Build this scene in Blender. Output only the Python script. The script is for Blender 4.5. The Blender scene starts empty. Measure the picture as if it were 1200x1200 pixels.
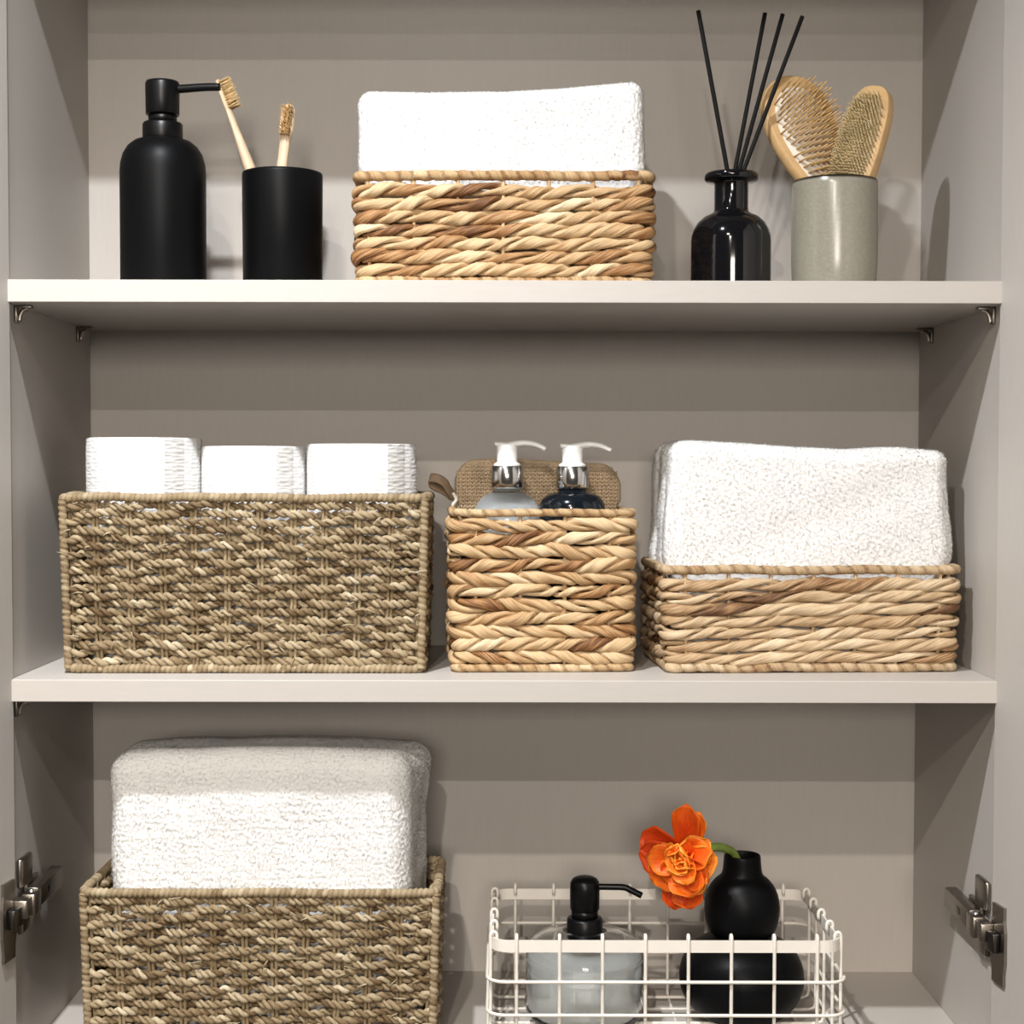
import bpy, math, random
import numpy as np
from mathutils import Vector, Matrix

# ------------------------------------------------------------------ camera, world, lights, exposure
SC = bpy.context.scene
COL = SC.collection
CAM_PITCH, CAM_ROLL = 0.0381, 0.0018
cam_data = bpy.data.cameras.new('camera')
cam = bpy.data.objects.new('camera', cam_data)
COL.objects.link(cam)
cam_data.sensor_width = 36.0
cam_data.lens = 36.0 * 1900.0 / 1200.0
cam_data.shift_x = (600.0 - 591.16) / 1200.0
cam_data.shift_y = (625.03 - 600.0) / 1200.0
cam_data.clip_start = 0.01
cam.matrix_world = (Matrix.Translation((0, -1.3209, 0)) @ Matrix.Rotation(math.pi / 2 - CAM_PITCH, 4, 'X')
                    @ Matrix.Rotation(CAM_ROLL, 4, 'Z'))
SC.camera = cam

world = bpy.data.worlds.new('world')
SC.world = world
world.use_nodes = True
bg = world.node_tree.nodes['Background']
bg.inputs['Color'].default_value = (1.0, 0.88, 0.76, 1)
bg.inputs['Strength'].default_value = 0.06

# three ceiling downlights of the room, one behind the other in front of the cupboard
for loc, watts, colr, spread in (((-0.27, -0.55, 0.825), 17.0, (0.945, 0.97, 1.0), 150),
                                 ((-0.24, -1.40, 0.79), 21.0, (1.0, 0.92, 0.83), 171),
                                 ((-0.20, -2.25, 0.78), 36.0, (1.0, 0.91, 0.82), 173)):
    ld = bpy.data.lights.new('downlight', 'AREA')
    ld.shape = 'DISK'
    ld.size = 0.04
    ld.spread = math.radians(spread)
    ld.energy = watts
    ld.color = colr
    lo = bpy.data.objects.new('downlight', ld)
    lo.location = loc                      # area lamps shine straight down
    COL.objects.link(lo)

# added fill light far in front of the cupboard, brightens the shaded back wall
ld = bpy.data.lights.new('far_fill', 'AREA')
ld.shape = 'RECTANGLE'
ld.size, ld.size_y = 0.9, 0.6
ld.energy = 58.0
ld.color = (1.0, 0.91, 0.81)
lo = bpy.data.objects.new('far_fill', ld)
lo.location = (0.0, -4.6, 0.50)
lo.rotation_euler = (math.pi / 2, 0, 0)
COL.objects.link(lo)

SC.view_settings.view_transform = 'Standard'
SC.view_settings.look = 'None'
SC.view_settings.exposure = 0.0
SC.view_settings.gamma = 1.0
SC.view_settings.use_curve_mapping = False

RNG = np.random.default_rng(7)
random.seed(7)
PI = math.pi

# heights of the horizontal surfaces (eye level = 0)
S1T, S1B, S2T, S2B, FL = 0.1542, 0.1360, -0.1700, -0.1880, -0.4926
HW, BK, TOP = 0.4031, 0.2614, 0.4600


# ------------------------------------------------------------------ materials
def new_mat(name):
    m = bpy.data.materials.new(name)
    m.use_nodes = True
    nt = m.node_tree
    b = nt.nodes['Principled BSDF']
    return m, nt, b


def node(nt, t, **kw):
    n = nt.nodes.new(t)
    for k, v in kw.items():
        setattr(n, k, v)
    return n


def ramp(nt, stops):
    r = nt.nodes.new('ShaderNodeValToRGB')
    e = r.color_ramp.elements
    while len(e) < len(stops):
        e.new(0.5)
    for el, (p, c) in zip(e, stops):
        el.position = p
        el.color = (*c, 1)
    return r


def add_bump(nt, b, scale, strength, dist=0.001, detail=3.0, vec=None, stretch=None):
    tc = node(nt, 'ShaderNodeTexCoord')
    nz = node(nt, 'ShaderNodeTexNoise')
    nz.inputs['Scale'].default_value = scale
    nz.inputs['Detail'].default_value = detail
    if stretch:
        mp = node(nt, 'ShaderNodeMapping')
        mp.inputs['Scale'].default_value = stretch
        nt.links.new(tc.outputs['Object'], mp.inputs['Vector'])
        nt.links.new(mp.outputs['Vector'], nz.inputs['Vector'])
    else:
        nt.links.new(tc.outputs['Object'], nz.inputs['Vector'])
    bp = node(nt, 'ShaderNodeBump')
    bp.inputs['Strength'].default_value = strength
    bp.inputs['Distance'].default_value = dist
    nt.links.new(nz.outputs['Fac'], bp.inputs['Height'])
    nt.links.new(bp.outputs['Normal'], b.inputs['Normal'])
    return nz


def plain(name, c, rough=0.5, metal=0.0, bump=None, spec=None, sss=None, var=0.06):
    m, nt, b = new_mat(name)
    b.inputs['Roughness'].default_value = rough
    b.inputs['Metallic'].default_value = metal
    if spec is not None:
        b.inputs['Specular IOR Level'].default_value = spec
    tc = node(nt, 'ShaderNodeTexCoord')
    nz = node(nt, 'ShaderNodeTexNoise')
    nz.inputs['Scale'].default_value = 60
    nz.inputs['Detail'].default_value = 4
    nt.links.new(tc.outputs['Object'], nz.inputs['Vector'])
    r = ramp(nt, [(0.3, tuple(x * (1 - var) for x in c)), (0.7, tuple(min(1, x * (1 + var)) for x in c))])
    nt.links.new(nz.outputs['Fac'], r.inputs['Fac'])
    nt.links.new(r.outputs['Color'], b.inputs['Base Color'])
    if bump:
        add_bump(nt, b, *bump)
    return m


def laminate(name, c, stretch):
    m, nt, b = new_mat(name)
    b.inputs['Roughness'].default_value = 0.5
    b.inputs['Specular IOR Level'].default_value = 0.3
    tc = node(nt, 'ShaderNodeTexCoord')
    mp = node(nt, 'ShaderNodeMapping')
    mp.inputs['Scale'].default_value = stretch
    nz = node(nt, 'ShaderNodeTexNoise')
    nz.inputs['Scale'].default_value = 350
    nz.inputs['Detail'].default_value = 3
    nt.links.new(tc.outputs['Object'], mp.inputs['Vector'])
    nt.links.new(mp.outputs['Vector'], nz.inputs['Vector'])
    r = ramp(nt, [(0.3, tuple(x * 0.985 for x in c)), (0.7, tuple(x * 1.015 for x in c))])
    nt.links.new(nz.outputs['Fac'], r.inputs['Fac'])
    nt.links.new(r.outputs['Color'], b.inputs['Base Color'])
    bp = node(nt, 'ShaderNodeBump')
    bp.inputs['Strength'].default_value = 0.06
    bp.inputs['Distance'].default_value = 0.0005
    nt.links.new(nz.outputs['Fac'], bp.inputs['Height'])
    nt.links.new(bp.outputs['Normal'], b.inputs['Normal'])
    return m


def fibre_mat(name, stops, rough=0.6, streak=(55, 9, 1), bump=0.5, dist=0.0006, vary=0.55):
    """dried leaf / grass: colour from the per-strand tint, with streaks along the strand"""
    m, nt, b = new_mat(name)
    b.inputs['Roughness'].default_value = rough
    b.inputs['Specular IOR Level'].default_value = 0.3
    at = node(nt, 'ShaderNodeAttribute', attribute_name='tint')
    af = node(nt, 'ShaderNodeAttribute', attribute_name='fib')
    mp = node(nt, 'ShaderNodeMapping')
    mp.inputs['Scale'].default_value = streak
    nt.links.new(af.outputs['Vector'], mp.inputs['Vector'])
    nz = node(nt, 'ShaderNodeTexNoise')
    nz.inputs['Scale'].default_value = 1.0
    nz.inputs['Detail'].default_value = 4
    nt.links.new(mp.outputs['Vector'], nz.inputs['Vector'])
    ma = node(nt, 'ShaderNodeMath', operation='MULTIPLY_ADD')
    ma.inputs[1].default_value = vary
    ma.inputs[2].default_value = -vary / 2
    nt.links.new(nz.outputs['Fac'], ma.inputs[0])
    ad = node(nt, 'ShaderNodeMath', operation='ADD', use_clamp=True)
    nt.links.new(at.outputs['Fac'], ad.inputs[0])
    nt.links.new(ma.outputs[0], ad.inputs[1])
    r = ramp(nt, stops)
    nt.links.new(ad.outputs[0], r.inputs['Fac'])
    nt.links.new(r.outputs['Color'], b.inputs['Base Color'])
    bp = node(nt, 'ShaderNodeBump')
    bp.inputs['Strength'].default_value = bump
    bp.inputs['Distance'].default_value = dist
    nt.links.new(nz.outputs['Fac'], bp.inputs['Height'])
    nt.links.new(bp.outputs['Normal'], b.inputs['Normal'])
    return m


def glass_mat(name, c, rough=0.0, ior=1.45):
    m, nt, b = new_mat(name)
    b.inputs['Base Color'].default_value = (*c, 1)
    b.inputs['Roughness'].default_value = rough
    b.inputs['Transmission Weight'].default_value = 1.0
    b.inputs['IOR'].default_value = ior
    return m


LAM = (0.48, 0.447, 0.412)
M = {}
M['lam_v'] = laminate('greige laminate upright', LAM, (1, 1, 0.12))
M['lam_h'] = laminate('greige laminate board', LAM, (0.12, 1, 1))
M['edge'] = laminate('edge band', LAM, (0.12, 1, 1))
M['hyacinth'] = fibre_mat('water hyacinth', [(0.0, (0.13, 0.055, 0.022)), (0.22, (0.33, 0.165, 0.062)),
                                             (0.45, (0.46, 0.30, 0.152)), (0.7, (0.56, 0.40, 0.225)),
                                             (1.0, (0.68, 0.54, 0.355))], streak=(26, 2.2, 1), vary=1.15, bump=0.9, dist=0.0011)
M['hyacinth_dry'] = fibre_mat('dry water hyacinth', [(0.0, (0.12, 0.06, 0.03)), (0.22, (0.30, 0.165, 0.075)),
                                                     (0.45, (0.43, 0.295, 0.165)), (0.7, (0.55, 0.41, 0.255)),
                                                     (1.0, (0.67, 0.55, 0.39))], streak=(26, 2.2, 1), vary=1.15, bump=0.9, dist=0.0011)
M['seagrass'] = fibre_mat('seagrass', [(0.0, (0.11, 0.065, 0.028)), (0.3, (0.25, 0.18, 0.10)),
                                       (0.6, (0.385, 0.305, 0.19)), (1.0, (0.60, 0.515, 0.37))],
                          streak=(60, 3, 1), bump=0.6, vary=0.7)


def terry_mat(name, pile):
    m, nt, b = new_mat(name)
    out = nt.nodes['Material Output']
    b.inputs['Base Color'].default_value = (0.765, 0.762, 0.752, 1)
    b.inputs['Roughness'].default_value = 0.95
    b.inputs['Specular IOR Level'].default_value = 0.03
    if pile:
        # loops shade mostly like the nap they belong to, and let light through
        at = node(nt, 'ShaderNodeAttribute', attribute_name='nap')
        vt = node(nt, 'ShaderNodeVectorTransform', vector_type='NORMAL', convert_from='OBJECT', convert_to='WORLD')
        nt.links.new(at.outputs['Vector'], vt.inputs['Vector'])
        ge = node(nt, 'ShaderNodeNewGeometry')
        mx = node(nt, 'ShaderNodeMix', data_type='VECTOR')
        mx.inputs['Factor'].default_value = 0.3
        nt.links.new(vt.outputs['Vector'], mx.inputs['A'])
        nt.links.new(ge.outputs['Normal'], mx.inputs['B'])
        nm = node(nt, 'ShaderNodeVectorMath', operation='NORMALIZE')
        nt.links.new(mx.outputs['Result'], nm.inputs[0])
        nt.links.new(nm.outputs['Vector'], b.inputs['Normal'])
        tr = node(nt, 'ShaderNodeBsdfTranslucent')
        tr.inputs['Color'].default_value = (0.9, 0.9, 0.89, 1)
        ms = node(nt, 'ShaderNodeMixShader')
        ms.inputs['Fac'].default_value = 0.45
        nt.links.new(b.outputs['BSDF'], ms.inputs[1])
        nt.links.new(tr.outputs['BSDF'], ms.inputs[2])
        nt.links.new(ms.outputs['Shader'], out.inputs['Surface'])
    else:
        add_bump(nt, b, 900, 0.25, 0.0006)
    return m


M['terry'] = terry_mat('white terry', False)
M['terry_pile'] = terry_mat('white terry loops', True)
M['paper'] = None
M['black'] = plain('matte black', (0.003, 0.0032, 0.0037), 0.42, spec=0.11, bump=(500, 0.05, 0.0004))
M['black_plastic'] = plain('black plastic', (0.003, 0.003, 0.0034), 0.35, spec=0.25)
M['black_gloss'] = plain('glossy black glass', (0.004, 0.004, 0.005), 0.08, spec=0.6)
M['reed'] = plain('black reed', (0.006, 0.006, 0.006), 0.7, spec=0.2)
M['bamboo'] = plain('bamboo', (0.66, 0.50, 0.34), 0.55, bump=(200, 0.1, 0.0005, 3, None, (1, 1, 0.1)), var=0.1)
M['beech'] = plain('pale beech', (0.60, 0.39, 0.185), 0.42, bump=(200, 0.1, 0.0005), var=0.12)
M['pin'] = plain('turned wooden pins', (0.52, 0.33, 0.13), 0.5, var=0.15)
M['bristle'] = plain('natural bristle', (0.66, 0.46, 0.22), 0.7, var=0.2)
M['boar'] = plain('pale brush bristle', (0.50, 0.40, 0.22), 0.6, var=0.2)
M['cushion'] = plain('cream rubber cushion', (0.78, 0.72, 0.62), 0.6)
M['cushion_tan'] = plain('tan rubber cushion', (0.50, 0.38, 0.21), 0.6)
M['white_plastic'] = plain('white plastic', (0.80, 0.80, 0.79), 0.35, var=0.01)
M['chrome'] = plain('brushed chrome', (0.72, 0.71, 0.70), 0.16, metal=1.0, var=0.02)
M['nickel'] = plain('nickel plated steel', (0.30, 0.27, 0.235), 0.33, metal=1.0, var=0.08)
M['dark_nickel'] = plain('dark nickel', (0.10, 0.09, 0.085), 0.3, metal=1.0)
M['glass'] = glass_mat('clear glass', (0.965, 0.985, 0.985))
M['glass_blue'] = glass_mat('pale blue glass', (0.92, 0.965, 0.98))
M['navy'] = plain('dark navy plastic bottle', (0.005, 0.008, 0.012), 0.12, spec=0.45)
M['milk'] = plain('milky soap', (0.86, 0.865, 0.84), 0.25, var=0.01)
M['milk'].node_tree.nodes['Principled BSDF'].inputs['Transmission Weight'].default_value = 0.3
M['lotion'] = plain('white lotion', (0.86, 0.88, 0.89), 0.4, var=0.01)
M['wire'] = plain('cream coated wire', (0.76, 0.715, 0.645), 0.42, var=0.02)
M['jute'] = plain('knitted sisal', (0.50, 0.385, 0.26), 0.9, spec=0.1, bump=(700, 0.5, 0.001), var=0.18)
M['ribbon'] = plain('tan ribbon', (0.23, 0.16, 0.10), 0.7, bump=(600, 0.2, 0.0006))
M['cord'] = plain('white cord', (0.70, 0.66, 0.58), 0.9)
M['stem'] = plain('green stem', (0.17, 0.24, 0.045), 0.5, var=0.2)
M['card'] = plain('grey cardboard', (0.36, 0.30, 0.24), 0.9)


def paper_mat():
    m, nt, b = new_mat('embossed tissue')
    b.inputs['Base Color'].default_value = (0.64, 0.637, 0.63, 1)
    b.inputs['Roughness'].default_value = 0.95
    b.inputs['Specular IOR Level'].default_value = 0.05
    tc = node(nt, 'ShaderNodeTexCoord')
    mp = node(nt, 'ShaderNodeMapping')
    mp.inputs['Scale'].default_value = (110, 110, 320)
    nt.links.new(tc.outputs['Object'], mp.inputs['Vector'])
    v = node(nt, 'ShaderNodeTexVoronoi', feature='F1')
    v.inputs['Scale'].default_value = 1.0
    v.inputs['Randomness'].default_value = 0.55
    nt.links.new(mp.outputs['Vector'], v.inputs['Vector'])
    bp = node(nt, 'ShaderNodeBump')
    bp.inputs['Strength'].default_value = 0.7
    bp.inputs['Distance'].default_value = 0.0014
    nt.links.new(v.outputs['Distance'], bp.inputs['Height'])
    nt.links.new(bp.outputs['Normal'], b.inputs['Normal'])
    return m


M['paper'] = paper_mat()


def glaze_mat():
    m, nt, b = new_mat('grey green reactive glaze')
    b.inputs['Roughness'].default_value = 0.22
    b.inputs['Specular IOR Level'].default_value = 0.55
    tc = node(nt, 'ShaderNodeTexCoord')
    sep = node(nt, 'ShaderNodeSeparateXYZ')
    nt.links.new(tc.outputs['Object'], sep.inputs['Vector'])
    nz = node(nt, 'ShaderNodeTexNoise')
    nz.inputs['Scale'].default_value = 420
    nz.inputs['Detail'].default_value = 6
    nt.links.new(tc.outputs['Object'], nz.inputs['Vector'])
    r = ramp(nt, [(0.25, (0.235, 0.22, 0.175)), (0.75, (0.29, 0.272, 0.22))])
    nt.links.new(nz.outputs['Fac'], r.inputs['Fac'])
    r2 = ramp(nt, [(0.0, (1, 1, 1)), (0.968, (1, 1, 1)), (0.985, (0.05, 0.045, 0.04)), (1.0, (0.04, 0.035, 0.03))])
    mr = node(nt, 'ShaderNodeMapRange')
    mr.inputs['From Min'].default_value = 0.0
    mr.inputs['From Max'].default_value = 0.0985
    nt.links.new(sep.outputs['Z'], mr.inputs['Value'])
    nt.links.new(mr.outputs['Result'], r2.inputs['Fac'])
    mx = node(nt, 'ShaderNodeMix', data_type='RGBA', blend_type='MULTIPLY')
    mx.inputs['Factor'].default_value = 1.0
    nt.links.new(r.outputs['Color'], mx.inputs['A'])
    nt.links.new(r2.outputs['Color'], mx.inputs['B'])
    nt.links.new(mx.outputs['Result'], b.inputs['Base Color'])
    return m


M['glaze'] = glaze_mat()


def petal_mat():
    m, nt, b = new_mat('orange petal')
    b.inputs['Roughness'].default_value = 0.45
    b.inputs['Specular IOR Level'].default_value = 0.25
    at = node(nt, 'ShaderNodeAttribute', attribute_name='tint')
    af = node(nt, 'ShaderNodeAttribute', attribute_name='fib')
    mp = node(nt, 'ShaderNodeMapping')
    mp.inputs['Scale'].default_value = (2.0, 14, 1)
    nt.links.new(af.outputs['Vector'], mp.inputs['Vector'])
    nz = node(nt, 'ShaderNodeTexNoise')
    nz.inputs['Scale'].default_value = 1.0
    nz.inputs['Detail'].default_value = 4
    nt.links.new(mp.outputs['Vector'], nz.inputs['Vector'])
    ma = node(nt, 'ShaderNodeMath', operation='MULTIPLY_ADD')
    ma.inputs[1].default_value = 0.6
    ma.inputs[2].default_value = -0.3
    nt.links.new(nz.outputs['Fac'], ma.inputs[0])
    ad = node(nt, 'ShaderNodeMath', operation='ADD', use_clamp=True)
    nt.links.new(at.outputs['Fac'], ad.inputs[0])
    nt.links.new(ma.outputs[0], ad.inputs[1])
    r = ramp(nt, [(0.0, (0.40, 0.020, 0.004)), (0.35, (0.66, 0.062, 0.006)), (0.65, (0.84, 0.165, 0.010)),
                  (1.0, (0.86, 0.38, 0.045))])
    nt.links.new(ad.outputs[0], r.inputs['Fac'])
    nt.links.new(r.outputs['Color'], b.inputs['Base Color'])
    b.inputs['Subsurface Weight'].default_value = 0.15
    b.inputs['Subsurface Radius'].default_value = (0.004, 0.001, 0.0005)
    return m


M['petal'] = petal_mat()


# ------------------------------------------------------------------ mesh helpers
def build(name, V, F, mat, parent=None, smooth=True, attrs=None, loc=None, rot=None, stuff=False):
    """V: (n,3) array; F: list of arrays (k,3)/(k,4) or python polygons"""
    V = np.asarray(V, dtype=np.float32)
    me = bpy.data.meshes.new(name)
    if isinstance(F, np.ndarray):
        F = [F]
    loops, totals = [], []
    for f in F:
        if isinstance(f, np.ndarray):
            loops.append(f.ravel())
            totals.append(np.full(len(f), f.shape[1]))
        else:
            loops.append(np.asarray(f))
            totals.append(np.array([len(f)]))
    loops = np.concatenate(loops).astype(np.int32)
    totals = np.concatenate(totals).astype(np.int32)
    starts = np.concatenate(([0], np.cumsum(totals)[:-1])).astype(np.int32)
    me.vertices.add(len(V))
    me.vertices.foreach_set('co', V.ravel())
    me.loops.add(len(loops))
    me.loops.foreach_set('vertex_index', loops)
    me.polygons.add(len(totals))
    me.polygons.foreach_set('loop_start', starts)
    me.polygons.foreach_set('loop_total', totals)
    me.polygons.foreach_set('use_smooth', np.full(len(totals), smooth, dtype=bool))
    me.update(calc_edges=True)
    me.validate()
    if attrs:
        for an, arr in attrs.items():
            arr = np.asarray(arr, dtype=np.float32)
            if arr.ndim == 1:
                a = me.attributes.new(an, 'FLOAT', 'POINT')
                a.data.foreach_set('value', arr)
            else:
                a = me.attributes.new(an, 'FLOAT_VECTOR', 'POINT')
                a.data.foreach_set('vector', arr.ravel())
    me.materials.append(mat)
    o = bpy.data.objects.new(name, me)
    COL.objects.link(o)
    if parent is not None:
        o.parent = parent
    if loc is not None:
        o.location = loc
    if rot is not None:
        o.rotation_euler = rot
    if stuff:
        o['kind'] = 'stuff'
    return o


def thing(name, label, cat, loc=(0, 0, 0), rz=0.0, group=None):
    o = bpy.data.objects.new(name, None)
    o.empty_display_size = 0.02
    COL.objects.link(o)
    o.location = loc
    o.rotation_euler = (0, 0, rz)
    tag(o, label, cat, group)
    return o


def tag(o, label, cat, group=None):
    o['label'] = label
    o['category'] = cat
    if group:
        o['group'] = group
    return o


def structure(o):
    o['kind'] = 'structure'
    return o


def join(parts):
    """merge (V, F) pairs"""
    Vs, Fs, n = [], [], 0
    for V, F in parts:
        V = np.asarray(V, float)
        Vs.append(V)
        for f in (F if isinstance(F, list) else [F]):
            Fs.append(np.asarray(f) + n if isinstance(f, np.ndarray) else [i + n for i in f])
        n += len(V)
    return np.concatenate(Vs), Fs


def box(x0, x1, y0, y1, z0, z1, bev=0.0):
    """box with chamfered edges (bev) built as a closed mesh"""
    if bev <= 0:
        V = np.array([(x, y, z) for z in (z0, z1) for y in (y0, y1) for x in (x0, x1)], float)
        F = np.array([(0, 2, 3, 1), (4, 5, 7, 6), (0, 1, 5, 4), (2, 6, 7, 3), (0, 4, 6, 2), (1, 3, 7, 5)])
        return V, [F]
    import bmesh
    bm = bmesh.new()
    bmesh.ops.create_cube(bm, size=1.0)
    for v in bm.verts:
        v.co = Vector((x0 + (v.co.x + .5) * (x1 - x0), y0 + (v.co.y + .5) * (y1 - y0), z0 + (v.co.z + .5) * (z1 - z0)))
    bmesh.ops.bevel(bm, geom=list(bm.edges), offset=bev, segments=2, affect='EDGES', profile=0.5)
    bm.verts.index_update()
    V = np.array([v.co[:] for v in bm.verts])
    F = [[v.index for v in f.verts] for f in bm.faces]
    bm.free()
    return V, F


def lathe(profile, seg=48, closed=False):
    """profile: list of (r, z), from the bottom outwards; r == 0 ends are closed with a fan"""
    V, F = [], []
    rings = []
    for r, z in profile:
        if r < 1e-7:
            rings.append([len(V)])
            V.append((0, 0, z))
        else:
            rings.append(list(range(len(V), len(V) + seg)))
            for k in range(seg):
                a = 2 * PI * k / seg
                V.append((r * math.cos(a), r * math.sin(a), z))
    prs = list(zip(rings[:-1], rings[1:]))
    if closed:
        prs.append((rings[-1], rings[0]))
    for A, Bq in prs:
        for k in range(seg):
            k2 = (k + 1) % seg
            if len(A) == 1 and len(Bq) == 1:
                break
            if len(A) == 1:
                F.append([A[0], Bq[k2], Bq[k]])
            elif len(Bq) == 1:
                F.append([A[k], A[k2], Bq[0]])
            else:
                F.append([A[k], A[k2], Bq[k2], Bq[k]])
    return np.array(V), F


def smooth_profile(pts, it=2):
    """Chaikin corner cutting of a (r, z) profile, ends kept"""
    p = [np.array(q, float) for q in pts]
    for _ in range(it):
        q = [p[0]]
        for a, b in zip(p[:-1], p[1:]):
            q += [a * .75 + b * .25, a * .25 + b * .75]
        q.append(p[-1])
        p = q
    return [tuple(x) for x in p]


def smooth_path(pts, n=24):
    """Catmull-Rom through the points"""
    P = [np.array(p, float) for p in pts]
    P = [2 * P[0] - P[1]] + P + [2 * P[-1] - P[-2]]
    out = []
    for i in range(1, len(P) - 2):
        for t in np.linspace(0, 1, n, endpoint=False):
            a, b, c, d = P[i - 1:i + 3]
            out.append(.5 * ((2 * b) + (-a + c) * t + (2 * a - 5 * b + 4 * c - d) * t * t + (-a + 3 * b - 3 * c + d) * t ** 3))
    out.append(P[-2])
    return np.array(out)


def sweep(pts, rad, seg=10, up=(0, 0, 1), closed=False, round_caps=True):
    """tube along pts; rad: scalar, (n,) or (n,2) radii along side / up"""
    P = np.asarray(pts, float)
    n = len(P)
    R = np.zeros((n, 2))
    rad = np.asarray(rad, float)
    R[:] = rad if rad.ndim == 0 else (rad[:, None] if rad.ndim == 1 else rad)
    if closed:
        T = np.roll(P, -1, 0) - np.roll(P, 1, 0)
    else:
        T = np.gradient(P, axis=0)
    T /= np.linalg.norm(T, axis=1)[:, None] + 1e-12
    up = np.asarray(up, float)
    S = np.cross(T, up)
    bad = np.linalg.norm(S, axis=1) < 1e-3
    S[bad] = np.cross(T[bad], np.array([0, 1.0, 0.01]))
    S /= np.linalg.norm(S, axis=1)[:, None]
    for i in range(1, n):
        if np.dot(S[i], S[i - 1]) < 0:
            S[i] = -S[i]
    U = np.cross(S, T)
    a = np.arange(seg) * 2 * PI / seg
    V = P[:, None, :] + R[:, 0, None, None] * np.cos(a)[None, :, None] * S[:, None, :] + R[:, 1, None, None] * np.sin(a)[None, :, None] * U[:, None, :]
    V = V.reshape(-1, 3)
    m = n if closed else n - 1
    i = np.arange(m)[:, None] * seg
    j = ((np.arange(m) + 1) % n)[:, None] * seg
    k = np.arange(seg)[None, :]
    k2 = (k + 1) % seg
    F = np.stack([i + k, i + k2, j + k2, j + k], -1).reshape(-1, 4)
    Fs = [F]
    if not closed:
        Fs.append(list(range(seg))[::-1])
        Fs.append(list(range((n - 1) * seg, n * seg)))
    return V, Fs


def xf(VF, mat):
    V, F = VF
    A = np.array(mat)
    return V @ A[:3, :3].T + A[:3, 3], F


def frame(o, z, xh=(1, 0, 0)):
    """matrix with its local Z along z, at o, local X as near xh as possible"""
    z = Vector(z).normalized()
    x = Vector(xh)
    x = (x - z * x.dot(z)).normalized()
    y = z.cross(x)
    m = Matrix.Identity(4)
    for i, c in enumerate((x, y, z)):
        m[0][i], m[1][i], m[2][i] = c
    m[0][3], m[1][3], m[2][3] = o
    return m


# ------------------------------------------------------------------ the cupboard
def panel(name, x0, x1, y0, y1, z0, z1, mat, bev=0.0006):
    V, F = box(x0, x1, y0, y1, z0, z1, bev)
    return structure(build(name, V, F, mat, smooth=False))


panel('wall_back', -HW - .018, HW + .018, BK, BK + .008, -.512, TOP + .018, M['lam_v'])
panel('wall_left', -HW - .018, -HW, .0005, BK, -.512, TOP + .018, M['lam_v'])
panel('wall_right', HW, HW + .018, .0005, BK, -.512, TOP + .018, M['lam_v'])
panel('floor', -HW, HW, -.004, BK, FL - .019, FL, M['lam_h'])
panel('ceiling', -HW, HW, -.006, BK, TOP, TOP + .018, M['lam_h'])
DOOR_A = math.radians(7)


def swing(V, side):
    """turn door parts about the hinge line: the doors stand open 97 degrees"""
    V = np.array(V, float)
    x0, y0 = side * .400, -.001
    dx, dy = V[:, 0] - x0, V[:, 1] - y0
    ca, sa = math.cos(DOOR_A * side), math.sin(DOOR_A * side)
    V[:, 0], V[:, 1] = x0 + dx * ca - dy * sa, y0 + dx * sa + dy * ca
    return V


for nm, sd in (('door_1', -1), ('door_2', 1)):
    V, F = box(min(sd * .400, sd * .418), max(sd * .400, sd * .418), -.400, -.0035, -.512, TOP + .018, .001)
    structure(build(nm, swing(V, sd), F, M['lam_v'], smooth=False))


def shelf(zt, zb, label):
    t = thing('shelf', label, 'shelf', (0, 0, zb), 0, 'cupboard shelves')
    h = zt - zb
    V, F = box(-HW + .0004, HW - .0004, -.0065, BK - .0005, 0, h, .0006)
    build('board', V, F, M['lam_h'], t, smooth=False)
    V, F = box(-HW + .0004, HW - .0004, -.0075, -.0066, 0.0002, h - .0002, .0003)
    build('edge_band', V, F, M['edge'], t, smooth=False)
    return t


shelf(S1T, S1B, 'upper greige shelf board carrying the black bottles and brushes')
shelf(S2T, S2B, 'lower greige shelf board carrying three woven baskets')


def shelf_pin(side, y, z, label):
    """side: -1 left panel, +1 right panel.  bent nickel bracket under a shelf"""
    t = thing('shelf_pin', label, 'bracket', (side * HW, y, z), 0, 'shelf support pins')
    s = -side
    V, F = box(min(0.0002 * s, .0024 * s), max(0.0002 * s, .0024 * s), -.004, .004, -.0145, -.0004, .0004)
    build('wall_plate', V, F, M['nickel'], t)
    V, F = box(min(.0024 * s, .0145 * s), max(.0024 * s, .0145 * s), -.004, .004, -.0024, -.0004, .0004)
    build('ledge', V, F, M['nickel'], t)
    pts = smooth_path([(s * .0105, 0, -.0026), (s * .0062, 0, -.0045), (s * .004, 0, -.0085), (s * .0032, 0, -.0128)], 8)
    V, F = sweep(pts, np.stack([np.full(len(pts), .0022), np.full(len(pts), .0012)], 1), 8, up=(0, 1, 0))
    build('gusset', V, F, M['nickel'], t)


shelf_pin(-1, .020, S1B, 'nickel shelf pin under left front corner of the upper shelf')
shelf_pin(-1, .213, S1B, 'nickel shelf pin under left rear corner of the upper shelf')
shelf_pin(1, .020, S1B, 'nickel shelf pin under right front corner of the upper shelf')
shelf_pin(1, .213, S1B, 'nickel shelf pin under right rear corner of the upper shelf')
shelf_pin(-1, .010, S2B, 'nickel shelf pin under left front corner of the lower shelf')


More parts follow.
